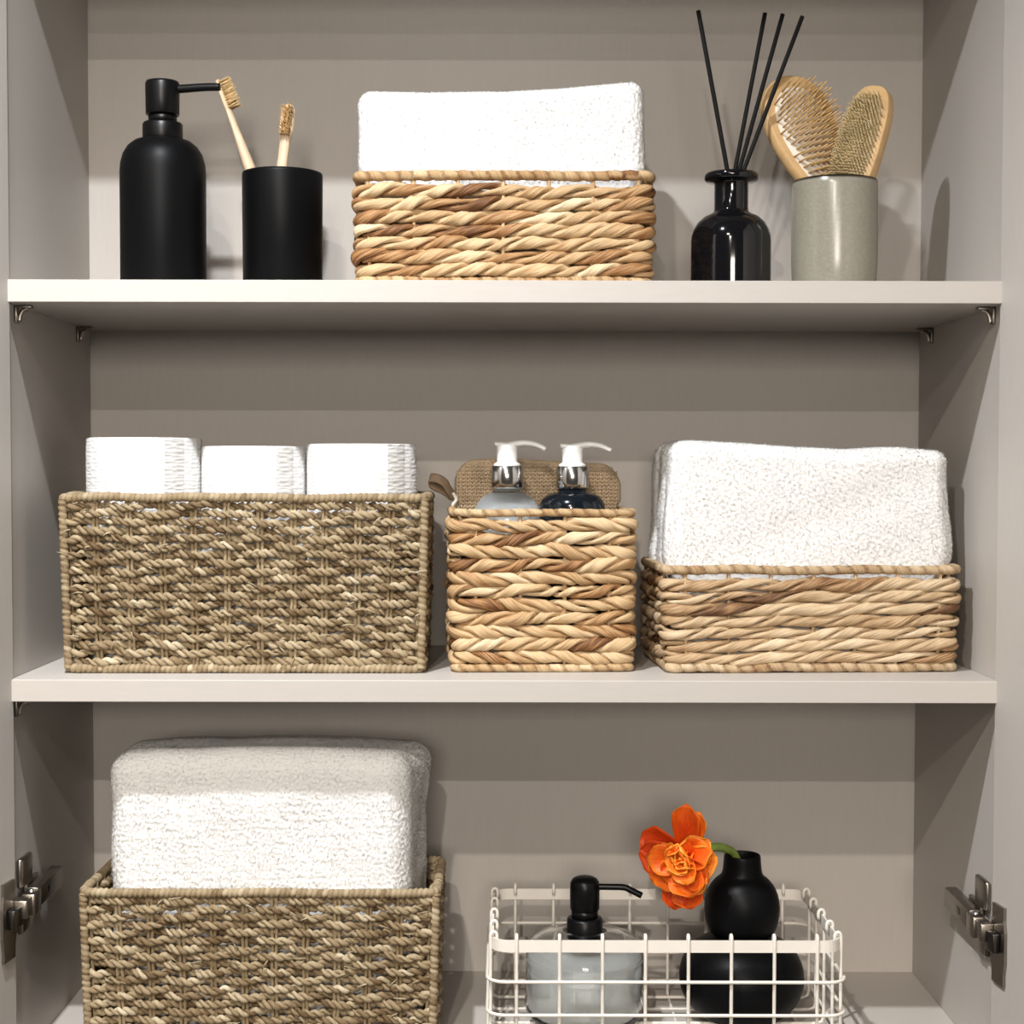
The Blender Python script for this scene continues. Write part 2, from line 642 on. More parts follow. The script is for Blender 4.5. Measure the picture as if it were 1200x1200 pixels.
def hinge(side, z, label):
    """concealed cup hinge: plate and arm on the side panel, cup on the open door"""
    t = thing('cabinet_hinge', label, 'hinge', (side * HW, 0, z), 0, 'cabinet door hinges')
    s = -side

    def bx(x0, x1, y0, y1, z0, z1, bev=.0006):
        return box(min(s * x0, s * x1), max(s * x0, s * x1), y0, y1, z0, z1, bev)
    # mounting plate with an upper and a lower wing
    V, F = join([bx(.0003, .004, .024, .058, -.012, .012), bx(.0003, .0055, .006, .037, .0105, .035, .002),
                 bx(.0003, .0055, .006, .037, -.028, -.0105, .002)])
    p = build('mounting_plate', V, F, M['nickel'], t)
    for zz in (.024, -.019):
        V, F = lathe([(0, 0), (.0042, 0), (.0042, .0012), (.003, .0022), (0, .0018)], 16)
        build('screw', *xf((V, F), frame((s * .0056, .021, zz), (s, 0, 0))), M['chrome'], p)
    # channel-shaped arm
    V, F = join([bx(.0125, .0150, .018, .094, -.0085, .0085, .0008), bx(.0045, .0135, .018, .094, .0068, .0088, .0006),
                 bx(.0045, .0135, .018, .094, -.0088, -.0068, .0006)])
    a = build('arm', V, F, M['nickel'], t)
    for yy in (.040, .062):
        V, F = lathe([(0, 0), (.0040, 0), (.0040, .0012), (.0028, .002), (0, .0014)], 16)
        build('screw', *xf((V, F), frame((s * .0152, yy, 0), (s, 0, 0))), M['chrome'], a)
    V, F = bx(.0152, .0156, .046, .056, -.0028, .0028, .0002)
    build('slot', V, F, M['dark_nickel'], a)
    # knuckle links from arm to cup
    V, F = join([bx(.0060, .0170, .001, .021, -.0105, .0075, .001), bx(.0040, .0150, -.014, .002, -.009, .006, .001)])
    build('link', V, F, M['nickel'], t)
    V, F = sweep([(s * .0115, .011, -.0125), (s * .0115, .011, .0095)], .0022, 12)
    build('pivot', V, F, M['chrome'], t)
    # cup flange on the door (door face 3 mm inside the panel face), turned with the door
    d0 = .0034
    zc = -.0085

    def on_door(VF):
        V = np.array(VF[0], float)
        V[:, 0] += side * HW
        V = swing(V, side)
        V[:, 0] -= side * HW
        return V, VF[1]
    pts = [(-.0107, .022), (-.0107, .032), (-.0320, .032), (-.0320, .022), (-.0340, .012), (-.0340, -.012), (-.0320, -.022), (-.0320, -.032),
           (-.0107, -.032), (-.0107, -.022), (-.0080, -.012), (-.0080, .012)]
    n = len(pts)
    V = [(s * d0, y, zc + zz) for y, zz in pts] + [(s * (d0 + .0024), y, zc + zz) for y, zz in pts]
    F = [list(range(n)), list(range(n, 2 * n))[::-1]] + [[i, (i + 1) % n, n + (i + 1) % n, n + i] for i in range(n)]
    V, F = on_door((V, F))
    c = build('cup_flange', V, F, M['nickel'], t, smooth=False)
    V, F = lathe([(.0128, 0), (.0128, .0016), (.0114, .0020), (.0110, .0004), (0, .0004)], 28)
    build('cup', *on_door(xf((V, F), frame((s * (d0 + .0024), -.0212, zc), (s, 0, 0)))), M['dark_nickel'], c)
    build('cup_arm', *on_door(bx(d0 + .0026, d0 + .009, -.027, -.010, zc - .006, zc + .010, .001)), M['dark_nickel'], c)
    for zz in (-.026, .026):
        V, F = lathe([(0, 0), (.0038, 0), (.0038, .001), (.0026, .002), (0, .0013)], 16)
        build('screw', *on_door(xf((V, F), frame((s * (d0 + .0024), -.0212, zc + zz), (s, 0, 0)))), M['chrome'], c)


hinge(1, -.3735, 'nickel concealed hinge on right door beside the white wire basket')
hinge(-1, -.3560, 'nickel concealed hinge on left door beside the towel basket')


# ------------------------------------------------------------------ weaving
def rect_path(w, d, r, ds):
    """closed rounded rectangle, centred, anticlockwise from the middle of the back; points, outward normals, arclength"""
    hx, hy = w / 2 - r, d / 2 - r
    segs = []
    seq = [((0, d / 2), (-hx, d / 2)), ((-hx, hy), 90), ((-w / 2, hy), (-w / 2, -hy)), ((-hx, -hy), 180),
           ((-hx, -d / 2), (hx, -d / 2)), ((hx, -hy), 270), ((w / 2, -hy), (w / 2, hy)), ((hx, hy), 0), ((hx, d / 2), (0, d / 2))]
    L = 2 * (2 * hx + 2 * hy) + 2 * PI * r
    n = int(round(L / ds))
    s = np.arange(n) * L / n
    P = np.zeros((n, 2))
    N = np.zeros((n, 2))
    acc = 0.0
    for q in seq:
        if isinstance(q[1], tuple):
            a, b = np.array(q[0]), np.array(q[1])
            l = np.linalg.norm(b - a)
            k = (s >= acc - 1e-9) & (s < acc + l)
            t = (b - a) / max(l, 1e-9)
            P[k] = a + (s[k] - acc)[:, None] * t
            N[k] = (t[1], -t[0])
        else:
            c = np.array(q[0])
            l = PI / 2 * r
            k = (s >= acc - 1e-9) & (s < acc + l)
            an = math.radians(q[1]) + (s[k] - acc) / r
            P[k] = c + r * np.stack([np.cos(an), np.sin(an)], 1)
            N[k] = np.stack([np.cos(an), np.sin(an)], 1)
        acc += l
    return P, N, s, L


def wobble(s, L, amp, kmax, rng):
    y = np.zeros_like(s)
    for k in range(1, kmax + 1):
        y += rng.normal(0, 1) * np.sin(2 * PI * k * s / L + rng.uniform(0, 2 * PI))
    return amp * y / math.sqrt(kmax)


def rope(P, N, s, L, z, a, br, bt, pitch, hand, seg, rng, tint=(0.55, 0.16), off=None, dz=None, plies=2, ragged=0.0, dark=0.06):
    """twisted strand along a closed path. a: ply offset, br/bt: ply radius outward / sideways"""
    turns = max(1, round(L / pitch))
    n = len(s)
    off = np.zeros(n) if off is None else off
    dz = np.zeros(n) if dz is None else dz
    c = np.stack([P[:, 0] + N[:, 0] * off, P[:, 1] + N[:, 1] * off, z + dz], 1)
    n3 = np.stack([N[:, 0], N[:, 1], np.zeros(n)], 1)
    u3 = np.array([0, 0, 1.0])
    Vs, Fs, tints, fibs = [], [], [], []
    ph = np.arange(seg) * 2 * PI / seg
    # uneven twist
    warp = wobble(s, L, 0.55, 13, rng)
    for p in range(plies):
        th = hand * (2 * PI * turns * s / L + warp) + 2 * PI * p / plies
        er = np.cos(th)[:, None] * n3 + np.sin(th)[:, None] * u3
        et = -np.sin(th)[:, None] * n3 + np.cos(th)[:, None] * u3
        # each visible piece has its own thickness and colour
        cyc = (th * hand + PI) / (2 * PI)
        idx = np.floor(cyc).astype(int)
        idx -= idx.min()
        f = cyc - np.floor(cyc)
        wdt = rng.normal(1.0, 0.10 + ragged, idx.max() + 2)
        wdt = np.clip(wdt, 0.68, 1.32)
        tn = rng.normal(tint[0], tint[1], idx.max() + 2)
        dk = rng.random(idx.max() + 2) < dark
        tn[dk] -= 0.42
        wdt[-1] = wdt[0]
        tn[-1] = tn[0]
        bl = np.clip((f - 0.85) / 0.15, 0, 1)
        wv = wdt[idx] * (1 - bl) + wdt[np.minimum(idx + 1, len(wdt) - 1)] * bl
        tv = tn[idx] * (1 - bl) + tn[np.minimum(idx + 1, len(tn) - 1)] * bl
        cp = c + a * er
        ring = (cp[:, None, :] + (br * wv)[:, None, None] * np.cos(ph)[None, :, None] * er[:, None, :]
                + (bt * wv)[:, None, None] * np.sin(ph)[None, :, None] * et[:, None, :])
        base = len(Vs) and sum(len(v) for v in Vs) or 0
        Vs.append(ring.reshape(-1, 3))
        i = np.arange(n)[:, None] * seg
        j = ((np.arange(n) + 1) % n)[:, None] * seg
        k = np.arange(seg)[None, :]
        k2 = (k + 1) % seg
        q = np.stack([i + k, j + k, j + k2, i + k2], -1).reshape(-1, 4)
        Fs.append(q + base)
        tints.append(np.repeat(np.clip(tv, 0.02, 1), seg))
        fb = np.zeros((n, seg, 3))
        fb[:, :, 1] = ((s / 0.01) + rng.uniform(0, 50))[:, None] * 0.3
        fb[:, :, 0] = (np.abs(ph - PI) / PI)[None, :] * 0.35
        fb[:, :, 2] = rng.uniform(0, 50)
        fibs.append(fb.reshape(-1, 3))
    return np.concatenate(Vs), Fs, {'tint': np.concatenate(tints), 'fib': np.concatenate(fibs)}


def wrapped(pts, r, pitch, seg, rng, closed, tint=(0.55, 0.12), depth=0.16, lean=1.0, up=(0, 0, 1)):
    """rod wrapped in a cord: tube with slanting ridges; pts at fine spacing"""
    pts = np.asarray(pts)
    if closed:
        d = np.linalg.norm(np.roll(pts, -1, 0) - pts, axis=1)
    else:
        d = np.append(np.linalg.norm(np.diff(pts, axis=0), axis=1), 0)
    s = np.concatenate(([0], np.cumsum(d)[:-1]))
    L = d.sum()
    turns = max(2, round(L / pitch))
    V, F = sweep(pts, r, seg, closed=closed, up=up)
    n = len(pts)
    V = V.reshape(n, seg, 3)
    c = pts[:, None, :]
    a = np.arange(seg) * 2 * PI / seg
    cyc = turns * s[:, None] / L + lean * a[None, :] / (2 * PI)
    w = np.abs(np.sin(PI * cyc))
    jit = 1 + 0.05 * rng.normal(0, 1, n)[:, None]
    V = c + (V - c) * ((1 - depth) + depth * 1.6 * w ** 0.6)[:, :, None] * jit[:, :, None]
    idx = np.floor(cyc).astype(int) % (turns + 3)
    tn = np.clip(rng.normal(tint[0], tint[1], turns + 4), 0.02, 1)[idx]
    tn = np.clip(tn - 0.25 * (1 - w) ** 2, 0.02, 1)
    fb = np.zeros((n, seg, 3))
    fb[:, :, 0] = cyc % 1.0
    fb[:, :, 1] = s[:, None] / 0.03
    fb[:, :, 2] = 3.3
    return V.reshape(-1, 3), F, {'tint': tn.ravel(), 'fib': fb.reshape(-1, 3)}


def strip_attrs(nv, rng, t=0.5):
    return {'tint': np.full(nv, t + rng.normal(0, .08)), 'fib': rng.uniform(0, 1, (nv, 3)) * np.array([.2, .5, 0])}


def hyacinth_basket(label, loc, rz, w, d, h, rows, pitch, hand_of, tint, rim_r, lean_gap, seed, mat, taper=0.985, group='water hyacinth baskets'):
    rng = np.random.default_rng(seed)
    t = thing('hyacinth_basket', label, 'basket', loc, rz, group)
    m = M[mat]
    z0, z1 = rim_r * 2.0, h - rim_r * 2.0 - lean_gap
    rh = (z1 - z0) / rows
    for k in range(rows):
        zc = z0 + (k + .5) * rh
        sc = taper + (1 - taper) * zc / h
        R = rh * 0.5
        P, N, s, L = rect_path(w * sc - 2 * R * 1.0, d * sc - 2 * R * 1.0, .010, .0025)
        V, F, A = rope(P, N, s, L, zc, R * .52, R * .54, R * .90, pitch * rng.uniform(.9, 1.12), hand_of(k), 10, rng, tint,
                       off=wobble(s, L, .0011, 16, rng), dz=wobble(s, L, rh * .10, 14, rng), ragged=.06, dark=.065)
        build('woven_strand', V, F, m, t, attrs=A)
    # stakes behind the strands
    P, N, s, L = rect_path(w - 2 * rh * .5, d - 2 * rh * .5, .010, .001)
    ns = int(L / .036)
    for k in range(ns):
        i = int((k + .5) / ns * len(s))
        p = P[i]
        q = p * taper
        V, F = sweep([(q[0], q[1], .001), (p[0], p[1], h - rim_r)], .0017, 6, up=(0, 1, .01))
        build('stake', V, F, m, t, attrs=strip_attrs(len(V), rng, .5))
    # wrapped rims
    for nm, zc, sc, rr in (('top_rim', h - rim_r, 1.0, rim_r), ('bottom_rim', rim_r * 1.05, taper, rim_r * 1.05)):
        P, N, s, L = rect_path(w * sc - 2 * rr - .002, d * sc - 2 * rr - .002, .008, .0018)
        pts = np.stack([P[:, 0], P[:, 1], np.full(len(P), zc) + wobble(s, L, .0006, 12, rng)], 1)
        V, F, A = wrapped(pts, rr, .0125, 10, rng, True, (tint[0] + .02, .13), depth=.10, lean=1.0)
        build(nm, V, F, m, t, attrs=A)
    V, F = box(-w / 2 * taper + .008, w / 2 * taper - .008, -d / 2 * taper + .008, d / 2 * taper - .008, .0015, .0055, .001)
    build('base', V, F, m, t, attrs=strip_attrs(len(V), rng, .4))
    return t


def seagrass_basket(label, loc, rz, w, d, h, rows, seed, taper=.975, tint=(.43, .18), stake_gap=.0272):
    rng = np.random.default_rng(seed)
    t = thing('seagrass_basket', label, 'basket', loc, rz, 'seagrass baskets')
    m = M['seagrass']
    rim_r = .0037
    z0, z1 = rim_r * 1.9, h - rim_r * 1.9
    rh = (z1 - z0) / rows
    R = rh * .5
    inset = .0068
    P0, N0, s0, L0 = rect_path(w - 2 * inset, d - 2 * inset, .009, .0014)
    ns = 2 * int(round(L0 / stake_gap / 2))
    for k in range(rows):
        zc = z0 + (k + .5) * rh
        sc = taper + (1 - taper) * zc / h
        P, N, s, L = rect_path(w * sc - 2 * inset, d * sc - 2 * inset, .009, .0014)
        # cord passes over one stake and behind the next
        ph = PI * ns * s / L + PI * k
        dr = wobble(s, L, .12, 10, rng)
        wav = np.sin(ph + dr)
        off = .0033 * np.sign(wav) * np.abs(wav) ** .75 + .0004 + wobble(s, L, .0007, 16, rng)
        dz = wobble(s, L, rh * .13, 22, rng) - .0006 * np.abs(wav)
        V, F, A = rope(P, N, s, L, zc, R * .54, R * .62, R * .74, .0142 * rng.uniform(.9, 1.12), -1, 6, rng, tint, off, dz, ragged=.05, dark=.05)
        build('woven_cord', V, F, m, t, attrs=A)
    for k in range(ns):
        i = int((k + .5) / ns * len(s0)) % len(s0)
        p, nn = P0[i], N0[i]
        tx = np.array([-nn[1], nn[0]])
        prs = []
        for e in (-.0017, .0017):
            zz = np.linspace(.001, h - rim_r, 26)
            sc = taper + (1 - taper) * zz / h
            x = (p[0] + tx[0] * e) * sc + rng.normal(0, .0003, 26)
            y = (p[1] + tx[1] * e) * sc
            prs.append(sweep(np.stack([x, y, zz], 1), .0016, 6, up=(nn[0], nn[1], .01)))
        V, F = join(prs)
        build('stake', V, F, m, t, attrs=strip_attrs(len(V), rng, .42))
    for nm, zc, sc, rr in (('top_rim', h - rim_r, 1.0, rim_r), ('bottom_rim', rim_r * 1.05, taper, rim_r)):
        P, N, s, L = rect_path(w * sc - 2 * rr - .001, d * sc - 2 * rr - .001, .008, .0011)
        pts = np.stack([P[:, 0], P[:, 1], np.full(len(P), zc) + wobble(s, L, .0005, 14, rng)], 1)
        V, F, A = wrapped(pts, rr, .0044, 10, rng, True, (tint[0] + .06, .12), depth=.22, lean=-1.0)
        build(nm, V, F, m, t, attrs=A)
    for sx in (-1, 1):
        for sy in (-1, 1):
            zz = np.arange(.004, h - .004, .0011)
            sc = taper + (1 - taper) * zz / h
            pts = np.stack([sx * (w / 2 - .0045) * sc, sy * (d / 2 - .0045) * sc, zz], 1)
            V, F, A = wrapped(pts, .0034, .0052, 10, rng, False, (tint[0], .12), depth=.2, lean=-1.0, up=(0, 1, 0))
            build('corner_post', V, F, m, t, attrs=A)
    # loose ends of grass
    prs = []
    for _ in range(45):
        x = rng.uniform(-w / 2 * .96, w / 2 * .96)
        z = rng.uniform(.01, h - .008)
        y = -d / 2 * (taper + (1 - taper) * z / h) - .0012
        a = rng.normal(0, .5) + (PI if rng.random() < .5 else 0)
        l = rng.uniform(.004, .011)
        dx, dzz = math.cos(a) * l, math.sin(a) * l
        pts = smooth_path([(x, y + .003, z), (x + dx * .4, y - .0008, z + dzz * .4 + .001), (x + dx, y + rng.uniform(-.001, .002), z + dzz)], 4)
        prs.append(sweep(pts, np.linspace(.0009, .0003, len(pts)), 5))
    V, F = join(prs)
    build('loose_fibres', V, F, m, t, attrs={'tint': np.repeat(rng.normal(.68, .15, 45), len(V) // 45), 'fib': rng.uniform(0, .3, (len(V), 3))}, stuff=True)
    V, F = box(-w / 2 * taper + .008, w / 2 * taper - .008, -d / 2 * taper + .008, d / 2 * taper - .008, .0015, .0055, .001)
    build('base', V, F, m, t, attrs=strip_attrs(len(V), rng, .4))
    return t


# ------------------------------------------------------------------ terry towels
def noise3(P, scale, rng, oct=3):
    """cheap smooth noise: sum of random plane waves"""
    out = np.zeros(len(P))
    for o in range(oct):
        for _ in range(7):
            k = rng.normal(0, 1, 3) * scale * (1.9 ** o)
            out += np.sin(P @ k + rng.uniform(0, 2 * PI)) / (1.8 ** o)
    return out / 5.0


def rounded_box_grid(w, d, h, r, step):
    """surface grid of a rounded box centred in x/y, standing on z = 0"""
    Vs, Fs, n0 = [], [], 0
    hx, hy, hz = w / 2, d / 2, h / 2

    def lin(a):
        n = max(4, int(2 * a / step))
        x = np.linspace(-1, 1, n + 1)
        return x * a
    for ax in range(3):
        for sg in (-1, 1):
            dims = [hx, hy, hz]
            o1, o2 = [i for i in range(3) if i != ax]
            g1, g2 = lin(dims[o1]), lin(dims[o2])
            A, Bq = np.meshgrid(g1, g2, indexing='ij')
            pt = np.zeros(A.shape + (3,))
            pt[..., ax] = sg * dims[ax]
            pt[..., o1], pt[..., o2] = A, Bq
            n1, n2 = A.shape
            idx = np.arange(n1 * n2).reshape(n1, n2) + n0
            q = np.stack([idx[:-1, :-1], idx[1:, :-1], idx[1:, 1:], idx[:-1, 1:]], -1).reshape(-1, 4)
            flip = (sg > 0) == (ax == 1)
            if flip:
                q = q[:, ::-1]
            Vs.append(pt.reshape(-1, 3))
            Fs.append(q)
            n0 += n1 * n2
    V = np.concatenate(Vs)
    F = np.concatenate(Fs)
    key = np.round(V * 1e6).astype(np.int64)
    _, first, inv = np.unique(key, axis=0, return_index=True, return_inverse=True)
    V = V[first]
    F = inv.ravel()[F]
    inner = np.clip(V, [-hx + r, -hy + r, -hz + r], [hx - r, hy - r, hz - r])
    dv = V - inner
    ln = np.linalg.norm(dv, axis=1)
    V = inner + dv / np.maximum(ln, 1e-9)[:, None] * np.minimum(ln, r)[:, None]
    V[:, 2] += hz
    return V, F


def vnormals(V, F):
    a = V[F[:, 2]] - V[F[:, 0]]
    b = V[F[:, 3]] - V[F[:, 1]]
    fn = np.cross(a, b)
    N = np.zeros_like(V)
    for k in range(4):
        np.add.at(N, F[:, k], fn)
    return N / (np.linalg.norm(N, axis=1)[:, None] + 1e-12), np.linalg.norm(fn, axis=1) / 2


def towel(label, loc, rz, w, d, h, r, warp, zmin, seed, folds=0):
    rng = np.random.default_rng(seed)
    t = thing('towel', label, 'towel', loc, rz, 'folded white towels')
    V, F = rounded_box_grid(w, d, h, r, .00115)
    N, _ = vnormals(V, F)
    # soft lumps and creases between the folded layers on the short sides
    V = V + N * (noise3(V, 28, rng, 2) * .0017)[:, None]
    if folds:
        side = np.abs(N[:, 0]) ** 2
        V = V - N * (side * .004 * np.abs(np.cos(PI * folds * (V[:, 1] / d + .5))) ** 6)[:, None]
    V = warp(V)
    N, area = vnormals(V, F)
    # terry loops: a dense grain of small bumps
    g = np.zeros(len(V))
    for _ in range(48):
        k = rng.normal(0, 1, 3)
        k *= rng.uniform(1300, 2500) / np.linalg.norm(k)
        g += np.sin(V @ k + rng.uniform(0, 2 * PI))
    g = np.clip(g / math.sqrt(24), -2, 2)
    V = V + N * ((.00030 * g + .00004 * rng.normal(0, 1, len(V))) * (.75 + .35 * noise3(V, 60, rng, 1)))[:, None]
    build('cloth', V, F, M['terry'], t)
    # fluff standing off the surface
    cz = V[F].mean(1)[:, 2]
    fnm = N[F].mean(1)
    keep = (cz > zmin) & (fnm[:, 1] < .6)
    wgt = np.where(keep, area, 0)
    n = int(wgt.sum() * 1e6 * .42)
    pick = rng.choice(len(F), n, p=wgt / wgt.sum())
    base = V[F[pick]].mean(1)
    nr = fnm[pick]
    nr /= np.linalg.norm(nr, axis=1)[:, None]
    d1 = nr + rng.normal(0, .5, (n, 3))
    d1 /= np.linalg.norm(d1, axis=1)[:, None]
    d2 = d1 + rng.normal(0, .8, (n, 3))
    d2 /= np.linalg.norm(d2, axis=1)[:, None]
    l = (rng.uniform(.0008, .0024, n))[:, None]
    side = np.cross(d1, rng.normal(0, 1, (n, 3)))
    side /= np.linalg.norm(side, axis=1)[:, None]
    oth = np.cross(d1, side)
    rr = np.full((n, 1), .0003)
    p0 = base - nr * .0006
    p1 = p0 + d1 * l * .65
    p2 = p1 + d2 * l * .5
    rows = []
    for p, f in ((p0, 1.0), (p1, .9)):
        for a in (0, 2 * PI / 3, 4 * PI / 3):
            rows.append(p + side * rr * f * math.cos(a) + oth * rr * f * math.sin(a))
    rows.append(p2)
    TV = np.stack(rows, 1).reshape(-1, 3)
    b = np.arange(n)[:, None] * 7
    quads = np.concatenate([b + np.array([[i, (i + 1) % 3, 3 + (i + 1) % 3, 3 + i]]) for i in range(3)])
    tris = np.concatenate([b + np.array([[3 + i, 3 + (i + 1) % 3, 6]]) for i in range(3)])
    build('terry_pile', TV, [quads, tris], M['terry_pile'], t, stuff=True, attrs={'nap': np.repeat(nr, 7, axis=0)})
    return t


# ------------------------------------------------------------------ generic round things
def lathe_part(name, prof, mat, parent, loc=(0, 0, 0), seg=48, it=0):
    if it:
        prof = smooth_profile(prof, it)
    V, F = lathe(prof, seg)
    return build(name, V, F, mat, parent, loc=loc)


# ================================================================== TOP COMPARTMENT
# black soap bottle with pump
t = thing('soap_dispenser', 'tall matte black pump bottle at left end of the upper shelf', 'soap dispenser', (-.2965, .095, S1T))
z = lambda q: q - S1T
lathe_part('bottle', [(0, 0), (.0340, 0), (.0358, .0008), (.0368, .003)] + [(.0368, z(.245)), (.0368, z(.258))] +
           [(.0362, z(.2655)), (.0340, z(.2735)), (.0300, z(.2800)), (.0245, z(.2845)), (.0178, z(.2866)), (0, z(.2866))], M['black'], t, seg=64)
lathe_part('collar', [(.0, z(.2862)), (.0168, z(.2862)), (.0172, z(.2872)), (.0172, z(.2992)), (.0164, z(.3006)), (0, z(.3006))], M['black_plastic'], t)
lathe_part('pump_stem', [(0, z(.300)), (.0122, z(.300)), (.0122, z(.3085)), (0, z(.3085))], M['black_plastic'], t)
hd = lathe_part('pump_head', [(0, z(.3075)), (.0138, z(.3075)), (.0144, z(.3084)), (.0147, z(.334)), (.0139, z(.3362)), (0, z(.3364))], M['black_plastic'], t)
pts = smooth_path([(.008, 0, z(.3296)), (.022, -.001, z(.3304)), (.037, -.002, z(.3312)), (.0502, -.003, z(.3312))], 8)
V, F = sweep(pts, np.linspace(.0038, .0034, len(pts)), 12)
build('spout', V, F, M['black_plastic'], hd)

# black tumbler
t = thing('tumbler', 'matte black straight tumbler holding two bamboo toothbrushes', 'tumbler', (-.1964, .120, S1T))
lathe_part('cup', [(0, 0), (.0335, 0), (.0348, .0015), (.0354, .1055), (.0350, .1078), (.0340, .1082), (.0332, .107), (.0325, .006), (0, .006)], M['black'], t, seg=64)


def toothbrush(label, foot, top, face, bend, L_head=.030):
    """foot/top: ends of the handle axis, face: direction the bristles point"""
    foot, top, face = Vector(foot), Vector(top), Vector(face)
    ax = (top - foot)
    L = ax.length
    m = frame(foot, ax, face.cross(ax))
    t = thing('toothbrush', label, 'toothbrush', foot, 0, 'bamboo toothbrushes')
    t.matrix_world = m
    # local: Z along the handle, X sideways, Y = bristle direction (z x x)
    zz = np.linspace(0, L, 40)
    u = zz / L
    head0 = 1 - L_head / L
    wx = np.interp(u, [0, .15, .45, head0 - .12, head0 - .02, head0 + .05, .97, 1], [.0066, .0074, .0070, .0046, .0048, .0068, .0062, .0032])
    wy = np.interp(u, [0, .4, .6, head0 - .1, head0, 1], [.0048, .0052, .0048, .0032, .0026, .0022])
    yy = bend * np.sin(PI * u) + 0 * u
    V, F = sweep(np.stack([0 * zz, yy, zz], 1), np.stack([wy, wx], 1), 14, up=(1, 0, 0.001))
    build('handle', V, F, M['bamboo'], t)
    prs = []
    rng = np.random.default_rng(int(abs(foot.x) * 1e5))
    for zi in np.linspace(L - L_head * .92, L - .003, 11):
        ybase = bend * math.sin(PI * zi / L)
        for xi in (-.0034, -.0011, .0011, .0034):
            for _ in range(5):
                dx, dz_ = rng.normal(0, .0006), rng.normal(0, .0006)
                prs.append(sweep([(xi + dx * .5, ybase + .001, zi + dz_ * .5), (xi + dx * 2, ybase + .0112 + rng.normal(0, .0006), zi + dz_ * 1.6)], np.array([.00042, .00022]), 4, up=(1, 0, 0)))
    V, F = join(prs)
    build('bristles', V, F, M['bristle'], t, stuff=True)
    return t


toothbrush('bamboo toothbrush leaning towards the black pump bottle', (-.187, .1125, S1T + .009), (-.2555, .136, .3470), (.90, -.25, .33), 0)
toothbrush('smaller looking bamboo toothbrush standing nearly upright in black tumbler', (-.2105, .124, S1T + .009), (-.1925, .138, .3262), (-.05, -1, .1), 0)

# upper basket and towel
hyacinth_basket('narrow low hyacinth basket on the upper shelf with a white towel', (-.0010, .035 + .085, S1T), 0, .2560, .170, .0962, 7, .057,
                lambda k: 1, (.49, .18), .0042, .0030, 11, 'hyacinth')


def warp_upper(V):
    V = V.copy()
    x, zz = V[:, 0], V[:, 2]
    hw_ = np.interp(zz, [0, .066, .078, .086, .095], [.109, .109, .1160, .1195, .1218])
    V[:, 0] = x * hw_ / .111 - .0025 * np.clip((zz - .08) / .02, 0, 1)
    k = np.clip((zz - .08) / .08, 0, 1)
    V[:, 2] += k * (np.interp(x, [-.11, -.06, 0, .05, .11], [.0005, .001, .001, .0048, .0105]))
    return V


towel('white terry towel in the basket on the upper shelf', (-.0010, .1205, S1T + .006), 0, .222, .128, .1605, .012, warp_upper, .082, 21)

# reed diffuser
t = thing('diffuser_bottle', 'glossy black glass diffuser bottle with wide flat lip', 'bottle', (.1968, .100, S1T))
lathe_part('bottle', [(0, 0), (.0330, 0), (.0344, .0012), (.0347, .004), (.0347, .0455), (.0343, .0505), (.0325, .0565), (.0292, .0622), (.0245, .0668),
                      (.0190, .0695), (.0155, .0712), (.0147, .0735), (.0146, .0955), (.0150, .0972), (.0220, .0982), (.0233, .0998), (.0233, .1028),
                      (.0222, .1050), (.0130, .1054), (.0115, .1040), (.0110, .080), (.0110, .074), (.028, .058), (.0315, .05), (.0315, .005), (0, .005)], M['black_gloss'], t, seg=64)


def reed(label, a, b):
    pts = np.array([a, b], float)
    V, F = sweep(np.linspace(pts[0], pts[1], 6), .00195, 10)
    o = build('diffuser_reed', V, F, M['reed'], None)
    tag(o, label, 'reed', 'black diffuser reeds')


reed('black diffuser reed leaning alone to the left', (.2115, .0995, S1T + .012), (.1667, .097, .3985))
reed('upright black diffuser reed, second from left at its tip', (.1828, .1060, S1T + .012), (.2256, .104, .3985))
reed('black diffuser reed, third from left at its tip', (.1775, .1010, S1T + .012), (.2403, .100, .3965))
reed('black diffuser reed leaning furthest right across the hairbrush', (.1710, .0955, S1T + .012), (.2560, .0925, .3925))

# glazed cup with two brushes
t = thing('ceramic_cup', 'grey green glazed ceramic cup with dark rim holding wooden hairbrushes', 'cup', (.2868, .100, S1T))
lathe_part('cup', [(0, 0), (.0335, 0), (.0350, .0012), (.0358, .004), (.0372, .030), (.0374, .060), (.0370, .092), (.0367, .0970), (.0358, .0985), (.0350, .0975),
                   (.0348, .092), (.0350, .03), (.0335, .008), (0, .006)], M['glaze'], t, seg=72)


def ellipse_slab(outline, th, inset_r, n_in=3):
    """rounded slab from an outline (list of x, y), thickness th along z, centred"""
    P = np.array(outline, float)
    c = P.mean(0)
    rings = []
    for f, zz in ((0, -th / 2), (.82, -th / 2), (.95, -th / 2 * .8), (1, 0), (.95, th / 2 * .8), (.82, th / 2), (0, th / 2)):
        if f == 0:
            rings.append(np.array([[c[0], c[1], zz]]))
        else:
            q = c + (P - c) * np.array(f) if inset_r is None else P - (P - c) / np.linalg.norm(P - c, axis=1)[:, None] * (1 - f) * inset_r
            rings.append(np.column_stack([q, np.full(len(P), zz)]))
    V = np.concatenate(rings)
    n = len(P)
    F = []
    starts = np.cumsum([0] + [len(r) for r in rings])
    for i in range(len(rings) - 1):
        a, b = starts[i], starts[i + 1]
        for k in range(n):
            k2 = (k + 1) % n
            if len(rings[i]) == 1:
                F.append([a, b + k2, b + k])
            elif len(rings[i + 1]) == 1:
                F.append([a + k, a + k2, b])
            else:
                F.append([a + k, a + k2, b + k2, b + k])
    return V, F


